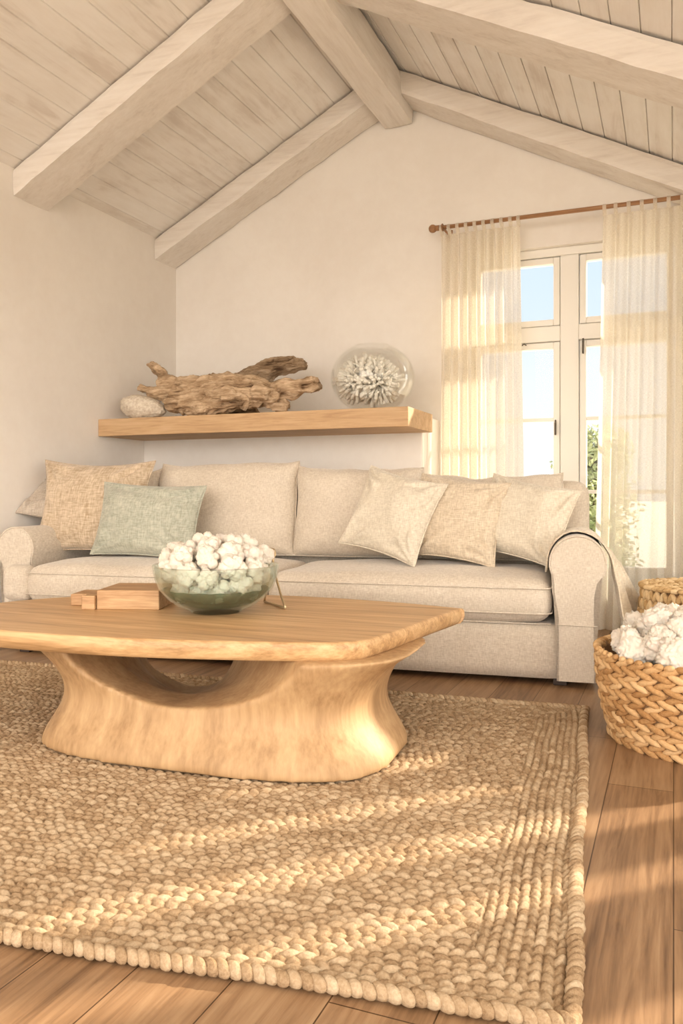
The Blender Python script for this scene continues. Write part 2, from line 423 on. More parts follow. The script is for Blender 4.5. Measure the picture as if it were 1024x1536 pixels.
for i in range(3):
    for z0, z1 in ((GZ0, GZ0+.06), (GZ1-.05, GZ1)): box(bm, X0+.001, X1-.001, ys[i]+.035, ys[i+1]-.035, z0, z1)
bmobj('window_frame', bm, M['white'], w3)
for i in range(3):
    bm = bmesh.new(); box(bm, X0+.035, X0+.04, ys[i]+.036, ys[i+1]-.036, GZ0+.061, GZ1-.051); bmobj('pane', bm, M['pane'], w3)

# ------------------------------------------------------------------ curtain rod and curtains
RY, RODZ = 5.2, 2.597
rod = thing('curtain_rod', 'brown wooden curtain rod with round finial above the window', 'curtain rod', (-1.46, RY, RODZ))
bm = bmesh.new(); tube(bm, [(0, 0, 0), (2.1, 0, 0)], .0135, 16); bmobj('pole', bm, M['rod'], rod, True)
bm = bmesh.new(); bmesh.ops.create_uvsphere(bm, u_segments=20, v_segments=14, radius=.027); tube(bm, [(.02, 0, 0), (.045, 0, 0)], .018, 16)
o = bmobj('finial', bm, M['rod'], rod, True); o.location = (-.012, 0, 0)
for bx_ in (.055, 1.97):
    bm = bmesh.new(); tube(bm, [(bx_, .195, 0), (bx_, .02, 0)], .008, 10); box(bm, bx_-.018, bx_+.018, .188, .198, -.04, .04, .003)
    tube(bm, [(bx_, 0.021*math.cos(a), .021*math.sin(a)) for a in [i*2*PI/16 for i in range(16)]], .005, 6, closed=True)
    bmobj('bracket', bm, M['rod'], rod, True)
def curtain(x0, x1, xb0, xb1, zbot, folds, seed, label):
    rnd = random.Random(seed)
    t = thing('curtain', label, 'curtain', ((x0+x1)/2, RY, zbot)); cx = (x0+x1)/2
    ztop = RODZ-.045; nx, nz = 260, 90
    ph = [rnd.uniform(-.5, .5) for _ in range(folds+2)]; am = [rnd.uniform(.6, 1.3) for _ in range(folds+2)]
    def off(u, v):   # v=0 top, 1 bottom
        q = u*folds; i = int(q); f = q-i
        a = am[i]*(1-f)+am[i+1]*f; p = ph[i]*(1-f)+ph[i+1]*f
        y = math.cos(2*PI*q+p*v*1.6)*a*.027*(1+.35*v)
        y += .012*math.sin(2*PI*q*.5+3*v+seed)*v + .006*math.sin(4*PI*q+1+2*v)
        return y
    V = []; Fc = []
    for j in range(nz+1):
        v = j/nz
        for i in range(nx+1):
            u = i/nx; e0 = x0+(xb0-x0)*v; e1 = x1+(xb1-x1)*v
            sag = .010*(0.5-.5*math.cos(2*PI*u*folds))*(1-v)**8
            x = e0+(e1-e0)*u + .006*math.sin(2*PI*u*folds*2+v*4)*v
            V.append((x-cx, off(u, v), ztop+(zbot-ztop)*v-sag-zbot))
    for j in range(nz):
        for i in range(nx):
            a = j*(nx+1)+i; Fc.append((a, a+1, a+nx+2, a+nx+1))
    pyobj('drape', V, Fc, M['sheer'], t)
    for k in range(folds+1):
        u = min(max(k/folds, .012), .988); x = x0+(x1-x0)*u-cx; y = off(u, 0); h = ztop-zbot; r = RODZ-zbot
        P = [(y, h-.004), (-.018, r-.012), (-.0165, r+.008), (0, r+.0175), (.0165, r+.008), (.018, r-.012), (y+.003, h-.006)]
        bmv = []; bf = []
        for (yy, zz) in P: bmv += [(x-.011, yy, zz), (x+.011, yy, zz)]
        for q in range(len(P)-1): bf.append((2*q, 2*q+1, 2*q+3, 2*q+2))
        pyobj('tab', bmv, bf, M['sheer'], t)
curtain(-1.42, -.905, -1.43, -.87, .02, 9, 1, 'sheer cream linen curtain panel left of the window, behind the sofa')
curtain(-.40, .42, -.46, .44, .02, 11, 5, 'sheer cream linen curtain panel right of the window, above the lidded basket')

# ------------------------------------------------------------------ shelf
SY0, SZ0, SZ1 = 4.467, 1.235, 1.35
bm = bmesh.new(); box(bm, XL+.002, LX, SY0, LY-.002, SZ0, SZ1, .004)
tag(bmobj('floating_shelf', bm, M['shelf']), 'thick oak floating shelf mounted on the wall above the sofa', 'shelf')

# rough lump/tube organic builder: union by voxel remesh, then displaced
def organic(name, paths, voxel, disp, mat, parent=None, loc=(0, 0, 0), extra=None):
    bm = bmesh.new()
    for pts, rads in paths: 
        # resample smooth
        P = [Vector(p) for p in pts]; out = []; R = []
        for i in range(len(P)-1):
            p0, p1, p2, p3 = P[max(i-1, 0)], P[i], P[i+1], P[min(i+2, len(P)-1)]
            for s in range(5):
                t = s/5
                out.append(.5*((2*p1)+(-p0+p2)*t+(2*p0-5*p1+4*p2-p3)*t*t+(-p0+3*p1-3*p2+p3)*t**3)); R.append(rads[i]*(1-t)+rads[i+1]*t)
        out.append(P[-1]); R.append(rads[-1])
        tube(bm, out, R, 12)
    bmesh.ops.recalc_face_normals(bm, faces=bm.faces)
    me = bpy.data.meshes.new('tmp'); bm.to_mesh(me); bm.free()
    o = bpy.data.objects.new('tmp', me); COL.objects.link(o)
    m = o.modifiers.new('r', 'REMESH'); m.mode = 'VOXEL'; m.voxel_size = voxel
    s_ = o.modifiers.new('s', 'SMOOTH'); s_.iterations = 3
    dg = bpy.context.evaluated_depsgraph_get(); dg.update()
    me2 = bpy.data.meshes.new_from_object(o.evaluated_get(dg)); bpy.data.objects.remove(o)
    me2.name = name
    nrm = [v.normal.copy() for v in me2.vertices]
    for v, n in zip(me2.vertices, nrm): v.co = v.co+n*disp(v.co)
    me2.update()
    r = link(name, me2, mat, parent); r.location = loc; return r
def drift_raw(p):
    w_ = Vector((0, noise.noise(p*5)*.03, noise.noise(p*5+Vector((7, 0, 0)))*.03)); q = p+w_
    a = 1-2*abs(noise.noise(Vector((q.x*3.0, q.y*20, q.z*20))+Vector((3, 0, 0))))
    b = 1-2*abs(noise.noise(Vector((q.x*7, q.y*48, q.z*48))))
    c = fbm(p, 11, 3); cut = noise.noise(Vector((p.x*8, p.y*10, p.z*10)))
    return .55*a+.28*b+.35*c+.2*cut
def drift_disp(p): return .045*(drift_raw(p)-.45)
bz = SZ1+.012
def groove(o):
    me = o.data; vals = [max(0, min(1, .5+.55*(drift_raw(v.co)-.45))) for v in me.vertices]
    return me, vals
main = organic('driftwood', [
    ([(-.50, .0, .22), (-.42, .02, .20), (-.30, .03, .17), (-.05, 0, .155), (.18, 0, .145), (.33, .0, .125), (.42, .01, .145), (.62, .0, .165)], [.03, .06, .10, .115, .10, .075, .06, .045]),
    ([(-.635, -.02, .22), (-.56, -.02, .185), (-.48, -.01, .17), (-.38, 0, .16), (-.25, 0, .13)], [.026, .036, .045, .06, .08]),
    ([(-.60, .03, .385), (-.53, .03, .325), (-.45, .03, .26), (-.36, .02, .21), (-.26, .02, .17)], [.018, .032, .042, .052, .06]),
    ([(-.40, -.03, .11), (-.2, -.05, .07), (0, -.06, .06), (.12, -.05, .08), (.3, -.04, .10)], [.06, .07, .055, .06, .045]),
    ([(.02, -.08, .14), (.14, -.10, .10), (.23, -.10, .05)], [.05, .055, .035]),
    ([(.28, -.06, .14), (.37, -.06, .12), (.42, -.04, .09)], [.055, .06, .03]),
    ([(.30, .02, .12), (.38, -.01, .07), (.47, .0, .035)], [.06, .05, .035]),
    ([(-.1, .03, .2), (.0, .02, .225), (.12, .02, .205), (.3, .02, .18)], [.03, .05, .045, .03]),
    ([(-.1, -.11, .02), (-.02, -.07, .08)], [.03, .035]),
    ([(.53, -.01, .14), (.63, .0, .175), (.70, 0, .165)], [.04, .045, .026]),
], .0085, drift_disp, None, None, (-2.745, 4.66, bz))
tag(main, 'large weathered brown driftwood log with forked left end lying on the shelf', 'driftwood')
def drift_disp2(p): return drift_disp(p)*.8
br = organic('driftwood', [
    ([(-.36, 0, .06), (-.20, 0, .17), (-.05, 0, .24), (.12, 0, .30), (.28, .0, .345), (.40, -.01, .34), (.46, -.01, .31)], [.05, .06, .068, .07, .06, .045, .02]),
    ([(.0, 0, .23), (.10, 0, .235), (.19, 0, .225)], [.06, .055, .03]),
    ([(-.32, 0, .035), (-.1, .02, .05), (.1, 0, .04)], [.035, .045, .03]),
    ([(.05, 0, .05), (.0, 0, .20)], [.04, .05]),
], .0085, drift_disp2, None, None, (-2.70, 4.885, SZ1+.01))
tag(br, 'dark grey driftwood branch rising behind the brown log on the shelf', 'driftwood')
for o, mt in ((main, 'drift'), (br, 'drift2')):
    me, vals = groove(o); me.materials.clear(); me.materials.append(M[mt])
    at = me.attributes.new('groove', 'FLOAT', 'POINT'); at.data.foreach_set('value', vals)
def drop(o, z):
    m = min((o.matrix_basis @ v.co).z for v in o.data.vertices); o.location.z += z-m
drop(main, SZ1); drop(br, SZ1)

# coral stone
def rock():
    bm = bmesh.new(); bmesh.ops.create_icosphere(bm, subdivisions=5, radius=1)
    for v in bm.verts:
        p = v.co.copy(); d = 1+.10*fbm(p, 1.3, 3)
        c = noise.voronoi(p*5.5)[0]; d += -.07*max(0, .45-(c[1]-c[0]))*1.5+.03*fbm(p, 12, 2)
        v.co = Vector((p.x*.175*d, p.y*.105*d, p.z*.082*d*(1-.18*p.x)))
    o = bmobj('coral_stone', bm, M['rock'], smooth=True); o.rotation_euler = (0, .10, .1); o.location = (-3.34, 4.62, SZ1+.07)
    bpy.context.view_layer.update(); drop(o, SZ1)
    tag(o, 'pale rounded coral stone at the left end of the shelf', 'coral stone')
rock()

# glass globe with coral
gx, gy = -1.712, 4.70
globe = thing('glass_globe', 'squat clear glass globe vase holding white coral on the right of the shelf', 'vase', (gx, gy, SZ1))
def sph(rx, rz, zc, zmin, zmax, n=40):
    out = []
    for i in range(n+1):
        z = zmin+(zmax-zmin)*i/n; t = max(0, 1-((z-zc)/rz)**2); out.append((rx*math.sqrt(t), z))
    return out
def prof_globe():
    a0, a1 = math.radians(-66), math.radians(66)
    P = [(.001, 0), (.09, 0)]
    n = 44
    for i in range(n+1):
        a = a0+(a1-a0)*i/n; P.append((.26*math.cos(a), .205+.222*math.sin(a)))
    Q = []
    for i in range(n+1):
        a = a1+(a0-a1)*i/n; Q.append((.254*math.cos(a), .206+.214*math.sin(a)))
    return P+Q+[(.09, .012), (.001, .012)]
bm = bmesh.new(); P = prof_globe(); lathe(bm, [(r, z+.0005-min(0, 0)) for r, z in P], 64)
mz = min(v.co.z for v in bm.verts)
for v in bm.verts: v.co.z -= mz
bmobj('glass_body', bm, M['globeglass'], globe, True)
def coral():
    rnd = random.Random(11); bm = bmesh.new()
    for (c, n, R) in (((-.075, -.02, .225), 130, .17), ((.045, -.03, .20), 110, .165), ((-.01, .03, .27), 60, .14)):
        for i in range(n):
            z = 1-2*(i+.5)/n; a = i*2.39996+rnd.uniform(-.2, .2); s = math.sqrt(1-z*z)
            d = Vector((s*math.cos(a), s*math.sin(a), z*.85)).normalized(); L = R*rnd.uniform(.72, 1.0)
            b = Vector(c); side = d.orthogonal().normalized()*rnd.uniform(-.03, .03)
            def clampp(p):
                q = Vector((p.x/.228, p.y/.228, (p.z-.205)/.185)); l = q.length
                if l > 1: q /= l
                r = Vector((q.x*.228, q.y*.228, q.z*.185+.205)); return r
            p1 = clampp(b+d*L*.6+side*.6); p2 = clampp(b+d*L+side)
            tube(bm, [b+d*.02, p1, p2, clampp(p2+d*.006)], [.011, .0095, .011, .006], 6)
            for k in range(2):
                e = (d+Vector((rnd.uniform(-.8, .8), rnd.uniform(-.8, .8), rnd.uniform(-.8, .8)))).normalized()
                tube(bm, [p1, clampp(p1+e*.032), clampp(p1+e*.040)], [.007, .008, .004], 6)
    for v in bm.verts: v.co += Vector((fbm(v.co, 60, 2), fbm(v.co+Vector((3, 3, 3)), 60, 2), 0))*.003
    mz = min(v.co.z for v in bm.verts)
    for v in bm.verts: v.co.z -= mz
    o = bmobj('coral', bm, M['coral'], smooth=True); o.location = (gx, gy, SZ1+.0125)
    tag(o, 'branching white coral cluster inside the glass globe on the shelf', 'coral')
coral()

# ------------------------------------------------------------------ cushions
def rbox(w, d, h, r, res=.025, crown=0, wr=.0, seed=0, front_bulge=0):
    """rounded box centred in x,y with z from 0; subdivided; returns bmesh"""
    bm = bmesh.new()
    nx, ny, nz = [max(4, int(q/res)) for q in (w, d, h)]
    idx = {}
    def vert(i, j, k):
        key = (i, j, k)
        if key in idx: return idx[key]
        p = Vector((w*(i/nx-.5), d*(j/ny-.5), h*(k/nz-.5)))
        q = Vector((max(-w/2+r, min(w/2-r, p.x)), max(-d/2+r, min(d/2-r, p.y)), max(-h/2+r, min(h/2-r, p.z))))
        e = p-q
        if e.length > 1e-9: p = q+e.normalized()*r
        u, v, t = 2*p.x/w, 2*p.y/d, 2*p.z/h
        p.z += crown*(1-u**4)*(1-v**4)*t
        p.y += front_bulge*(1-u**4)*(1-t*t)*(v if abs(v) > .3 else 0)
        s = Vector((seed*7.1, 0, 0))
        p += Vector((0, noise.noise(p*3+s), noise.noise(p*3.3+s+Vector((4, 4, 4)))))*wr
        idx[key] = bm.verts.new(p+Vector((0, 0, h/2))); return idx[key]
    for i in range(nx):
        for j in range(ny):
            bm.faces.new((vert(i, j, 0), vert(i, j+1, 0), vert(i+1, j+1, 0), vert(i+1, j, 0)))
            bm.faces.new((vert(i, j, nz), vert(i+1, j, nz), vert(i+1, j+1, nz), vert(i, j+1, nz)))
    for i in range(nx):
        for k in range(nz):
            bm.faces.new((vert(i, 0, k), vert(i+1, 0, k), vert(i+1, 0, k+1), vert(i, 0, k+1)))
            bm.faces.new((vert(i, ny, k), vert(i, ny, k+1), vert(i+1, ny, k+1), vert(i+1, ny, k)))
    for j in range(ny):
        for k in range(nz):
            bm.faces.new((vert(0, j, k), vert(0, j, k+1), vert(0, j+1, k+1), vert(0, j+1, k)))
            bm.faces.new((vert(nx, j, k), vert(nx, j+1, k), vert(nx, j+1, k+1), vert(nx, j, k+1)))
    return bm
def pil_pt(u, v, side, w, h, t, seed, pinch=.09, wr=1):
    x = u*w/2*(1-pinch*(1-v*v)); z = v*h/2*(1-pinch*(1-u*u))
    th = t/2*(max(0, (1-u**2)*(1-v**2)))**.46*(1+.10*math.sin(seed*3+u*2))
    # radial wrinkles from the corners
    wk = 0
    for cu, cv in ((-1, -1), (1, -1), (-1, 1), (1, 1)):
        du, dv = u-cu, v-cv; r = math.hypot(du, dv); a = math.atan2(dv, du)
        wk += math.sin(a*9+seed+noise.noise(Vector((u*2, v*2, seed)))*5)*math.exp(-((r-.42)/.36)**2)*.017
    wk += .016*noise.noise(Vector((u*1.7, v*1.7, seed*5+side*3)))+.009*(abs(noise.noise(Vector((u*2.6+v, v*3.2-u, seed*2.3))))-.2)
    env = min(1, 5*(1-max(abs(u), abs(v))))
    return Vector((x, side*(th+wk*env*wr), z))
def pillow(label, mat, loc, w, h, t, lean, yaw, roll, seed, piping=True, pinch=.09):
    root = thing('throw_pillow', label, 'pillow', loc)
    n = 44; V = []; idx = {}; Fc = []
    def vi(i, j, s):
        edge = i in (0, n) or j in (0, n); key = (i, j, 0 if edge else s)
        if key not in idx:
            u, v = math.sin((i/n-.5)*PI), math.sin((j/n-.5)*PI)
            idx[key] = len(V); V.append(pil_pt(u, v, 0 if edge else s, w, h, t, seed, pinch))
        return idx[key]
    for i in range(n):
        for j in range(n):
            Fc.append((vi(i, j, -1), vi(i+1, j, -1), vi(i+1, j+1, -1), vi(i, j+1, -1)))
            Fc.append((vi(i, j, 1), vi(i, j+1, 1), vi(i+1, j+1, 1), vi(i+1, j, 1)))
    R = (Matrix.Rotation(yaw, 4, 'Z') @ Matrix.Rotation(-lean, 4, 'X') @ Matrix.Rotation(roll, 4, 'Y'))
    V = [R @ p for p in V]; mz = min(p.z for p in V)
    V = [p-Vector((0, 0, mz)) for p in V]
    c = pyobj('cover', V, Fc, mat, root)
    if piping:
        P = []; m = 30
        for k in range(m): P.append((-1+2*k/m, -1))
        for k in range(m): P.append((1, -1+2*k/m))
        for k in range(m): P.append((1-2*k/m, 1))
        for k in range(m): P.append((-1, 1-2*k/m))
        pts = [R @ pil_pt(u, v, 0, w*1.005, h*1.005, t, seed, pinch)-Vector((0, 0, mz)) for u, v in P]
        for p in pts: p.z = max(p.z, .0045)
        bm = bmesh.new(); tube(bm, pts, .0042, 6, closed=True); bmobj('piping', bm, mat, root, True)
    return root

# ------------------------------------------------------------------ sofa
SA = math.radians(6.3)
sofa = thing('sofa', 'long oatmeal linen sofa with rolled arms below the shelf', 'sofa', (-.33, 3.66, 0), SA)
ex = Vector((math.cos(SA), math.sin(SA), 0)); ey = Vector((-math.sin(SA), math.cos(SA), 0))
def sw(x, y, z): return Vector((-.33, 3.66, 0))+ex*x+ey*y+Vector((0, 0, z))
def place(bm, x, y, z):
    for v in bm.verts: v.co += Vector((x, y, z))
    return bm
bm = rbox(2.86, .96, .245, .02, .06); bmobj('base', place(bm, -1.555, .51, .025), M['linen'], sofa, True)
bm = bmesh.new(); box(bm, -2.985, -.165, .02, .03, .0255, .03)
bm.free()
# seam piping along base
bm = bmesh.new(); tube(bm, [(-2.98, .027, .272), (-.17, .027, .272)], .004, 6); bmobj('base_piping', bm, M['linen'], sofa, True)
bm = rbox(3.06, .17, .885, .07, .04, 0, .01, 3); bmobj('back_frame', place(bm, -1.52, .925, .03), M['linen'], sofa, True)
# right arm: scroll front
def arm(x0, y0, y1, flip=1, zc=.548, r=.12, name='arm'):
    prof = []
    # starts at inner bottom, up, around scroll, down to outer panel
    prof.append((-.085, .03)); prof.append((-.085, .30))
    a0 = 200; 
    prof.append((-.105, .42))
    for a in range(205, -48, -10): prof.append((r*math.cos(math.radians(a)), zc+r*math.sin(math.radians(a))))
    prof.append((.078, .425)); prof.append((.072, .39)); prof.append((.072, .2)); prof.append((.072, .03))
    pr = [(x0+flip*a, z) for a, z in prof]
    bm = bmesh.new(); m = len(pr); rings = []
    cxm = x0; czm = .4
    ysr = [(y0, .93), (y0+.004, .965), (y0+.012, .99), (y0+.025, 1.0)]+[(y0+.025+(y1-y0-.03)*i/14, 1) for i in range(1, 15)]
    for y, s in ysr:
        ring = []
        for a, z in pr:
            rr = 1 if s == 1 else s
            zz = czm+(z-czm)*(rr if z > .1 else 1)
            xx = cxm+(a-cxm)*rr
            w_ = noise.noise(Vector((a*3, y*3, z*3)))*.006 if y > y0+.03 else 0
            ring.append(bm.verts.new((xx+w_, y, zz)))
        rings.append(ring)
    for i in range(len(rings)-1):
        for k in range(m): bm.faces.new((rings[i][k], rings[i][(k+1) % m], rings[i+1][(k+1) % m], rings[i+1][k]))
    f1 = bm.faces.new(rings[0]); f2 = bm.faces.new(rings[-1][::-1])
    tri = bmesh.ops.triangulate(bm, faces=[f1, f2])['faces']
    nc = len(tri)
    o = bmobj(name, bm, M['linen'], sofa, True)
    for p in o.data.polygons:
        if len(p.vertices) == 3: p.use_smooth = False
    pts = [(cxm+(a-cxm)*.985, y0+.004, czm+(z-czm)*.985 if z > .1 else z) for a, z in pr]
    bm = bmesh.new(); tube(bm, pts, .0045, 6); bmobj('piping', bm, M['linen'], o, True)
    return o
arm(-.055, .0, 1.0)
ar = arm(-3.03, .14, .92, -1, .548, .118)
bm = bmesh.new(); tube(bm, [(-.14, -.003, .275), (-.055, -.003, .276), (.028, -.003, .275)], .0025, 6); bmobj('seam', bm, M['linen'], sofa, True)
# seat cushions
def seat(x0, x1, seed):
    w = x1-x0; d = .80
    bm = rbox(w, d, .19, .07, .025, .026, .012, seed, .014)
    for v in bm.verts:                      # softer front edge
        pass
    o = bmobj('seat_cushion', place(bm, (x0+x1)/2, .385, .277), M['linen'], sofa, True)
    for zz in (.045, .155):
        P = []
        hw, hd, r = w/2, d/2, .05
        for (cx_, cy_, a0) in ((hw-r, hd-r, 0), (-hw+r, hd-r, 90), (-hw+r, -hd+r, 180), (hw-r, -hd+r, 270)):
            for k in range(5):
                a = math.radians(a0+k*22.5); P.append((cx_+r*math.cos(a)+(x0+x1)/2, cy_+r*math.sin(a)*1.0+.385, zz+.277))
        # densify front side with bulge
        Q = []
        for i in range(len(P)):
            a = Vector(P[i]); b = Vector(P[(i+1) % len(P)]); nn = max(1, int((b-a).length/.08))
            for k in range(nn):
                p = a.lerp(b, k/nn); u = (p.x-(x0+x1)/2)/hw; v_ = (p.y-.385)/hd
                if abs(v_) > .9: p.y += .010*(1-u**4)*v_
                Q.append(p)
        bm = bmesh.new(); tube(bm, Q, .0035, 6, closed=True); bmobj('piping', bm, M['linen'], o, True)
seat(-1.50, -.165, 1); 
# left seat is T-shaped: runs in front of the left arm
seat(-2.865, -1.505, 2)
bm = rbox(.17, .125, .19, .05, .02, .0, .004, 4); bmobj('seat_cushion_return', place(bm, -2.925, .052, .277), M['linen'], sofa, True)
# back cushions (leaning)
def back(x0, x1, ztop, seed, lean=.16, thick=.2):
    w = x1-x0; h = ztop-.485
    n = 40; V = []; idx = {}; Fc = []
    def P(u, v, s):
        def ease(t, p=.10):   # box-like outline with soft corners
            return t
        x = u*w/2*(1-.030*(1-v*v)-.02*abs(v)**6*abs(u)); z = v*h/2*(1-.035*(1-u*u)*(1 if v > 0 else 0))
        z += (.022*noise.noise(Vector((u*2.4, seed*3.7, 0)))+.012*u**4)*max(0, v)**3; x += .014*noise.noise(Vector((v*2.4, seed*2.9, 5)))*abs(u)**3
        th = thick/2*(max(0, (1-u**6)*(1-v**6)))**.5*(.92+.42*(1-u*u)*(1-v*v))
        wk = .010*noise.noise(Vector((u*2.2, v*2.2, seed*4+s)))+.007*math.sin(u*13+v*4+seed)*math.exp(-((v-.75)/.3)**2)+.005*math.sin(v*11+seed*2)*math.exp(-((abs(u)-.85)/.2)**2)
        return Vector((x, s*(th+wk*min(1, 6*(1-max(abs(u), abs(v)))))-.0, z))
    def vi(i, j, s):
        e = i in (0, n) or j in (0, n); k = (i, j, 0 if e else s)
        if k not in idx:
            u, v = math.sin((i/n-.5)*PI), math.sin((j/n-.5)*PI); idx[k] = len(V); V.append(P(u, v, 0 if e else s))
        return idx[k]
    for i in range(n):
        for j in range(n):
            Fc.append((vi(i, j, -1), vi(i+1, j, -1), vi(i+1, j+1, -1), vi(i, j+1, -1)))
            Fc.append((vi(i, j, 1), vi(i, j+1, 1), vi(i+1, j+1, 1), vi(i+1, j, 1)))
    R = Matrix.Rotation(-lean, 4, 'X'); off = Vector(((x0+x1)/2, .755, .495+h/2))
    o = pyobj('back_cushion', [R @ p+off for p in V], Fc, M['linen'], sofa)
    q = []; m = 24
    for k in range(m): q.append((-1+2*k/m, -1))
    for k in range(m): q.append((1, -1+2*k/m))
    for k in range(m): q.append((1-2*k/m, 1))
    for k in range(m): q.append((-1, 1-2*k/m))
    bm = bmesh.new(); tube(bm, [R @ (P(u, v, 0)*1.004)+off for u, v in q], .0042, 6, closed=True); bmobj('piping', bm, M['linen'], o, True)
back(-2.93, -2.47, .985, 1); back(-2.49, -1.60, 1.015, 2); back(-1.61, -.865, .98, 3); back(-.875, -.12, .935, 4)
for fx in (-2.9, -1.5, -.13):
    for fy in (.08, .9):
        bm = bmesh.new(); box(bm, fx-.03, fx+.03, fy-.03, fy+.03, 0, .04, .004); bmobj('foot', bm, M['dark'], sofa)

# throw pillows
ZS = .488
def sp(x, y, z=0): p = sw(x, y, ZS+z); return tuple(p)
pillow('small greige pillow lying on the left sofa arm behind the tan one', M['greige'], tuple(sw(-3.06, .58, .668)), .38, .34, .13, .9, SA+.35, .30, 9)
pillow('large tan textured pillow at the left end of the sofa behind the sage one', M['tanweave'], sp(-2.77, .50), .70, .57, .22, .26, SA+.10, .015, 2, pinch=.13)
pillow('sage green pillow leaning on the tan pillow, left side of the sofa', M['sage'], sp(-2.34, .37), .63, .42, .20, .30, SA+.02, .04, 3, pinch=.08)
pillow('cream pillow tilted on its corner, leftmost of the three pillows on the right', M['cream'], sp(-.97, .42), .47, .45, .17, .38, SA-.25, .24, 4)
pillow('oat striped pillow between the two cream ones on the right of the sofa', M['oat'], sp(-.64, .45), .47, .44, .17, .34, SA-.12, .12, 5)
pillow('cream pillow leaning against the right sofa arm, rightmost of all', M['cream'], sp(-.31, .46), .47, .41, .19, .36, SA-.28, .20, 6)

# throw blanket over the right arm
def throw():
    # path across the arm (local x,z), swept in y
    prof = [(-.185, .50), (-.178, .56)]
    for a in range(160, -15, -14): prof.append((-.055+(.124+.02*max(0,(40-a)/60))*math.cos(math.radians(a)), .548+.124*math.sin(math.radians(a))))
    prof += [(.085, .50), (.098, .44), (.108, .38), (.118, .32), (.125, .27), (.130, .235)]
    L = []; n = len(prof); ny = 60; V = []; Fc = []
    y0, y1 = .10, .60
    for s in (0, 1):
        for i, (x, z) in enumerate(prof):
            t = i/(n-1)
            for j in range(ny+1):
                v = j/ny; y = y0+(y1-y0)*v
                y += (.05*math.sin(t*3+1)-.03)*(1-v) + (t-.5)*.06*(1-v)
                g_ = max(0, t-.60)/.40; f = .008*math.sin(v*20+t*2.5)*(.3+2.6*g_) + .006*noise.noise(Vector((v*5, t*5, 0))) + .14*g_*v**.8
                out = Vector((x+.055, 0, z-.548)).normalized()
                if t > .72: out = Vector((1, 0, .1))
                p = Vector((x, y, z))+out*(max(f, -.002)+.003+.006*s)
                if i >= n-2: p.z += .02*math.sin(v*6)
                V.append(p)
    m = ny+1
    for s in (0, 1):
        b = s*n*m
        for i in range(n-1):
            for j in range(ny):
                q = (b+i*m+j, b+i*m+j+1, b+(i+1)*m+j+1, b+(i+1)*m+j); Fc.append(q if s else q[::-1])
    off = n*m
    for i in range(n-1):
        for j in (0, ny):
            a, b2 = i*m+j, (i+1)*m+j; Fc.append((a, b2, b2+off, a+off))
    for j in range(ny):
        for i in (0, n-1):
            a, b2 = i*m+j, i*m+j+1; Fc.append((a, b2, b2+off, a+off))
    V = [tuple(sw(*p)) for p in V]
    o = pyobj('throw_blanket', V, Fc, M['throw']); 
    bm = bmesh.new(); bm.from_mesh(o.data); bmesh.ops.recalc_face_normals(bm, faces=bm.faces); bm.to_mesh(o.data); bm.free()
    o.data.polygons.foreach_set('use_smooth', [True]*len(o.data.polygons))
    tag(o, 'cream linen throw blanket draped over the right rolled arm of the sofa', 'blanket')
throw()

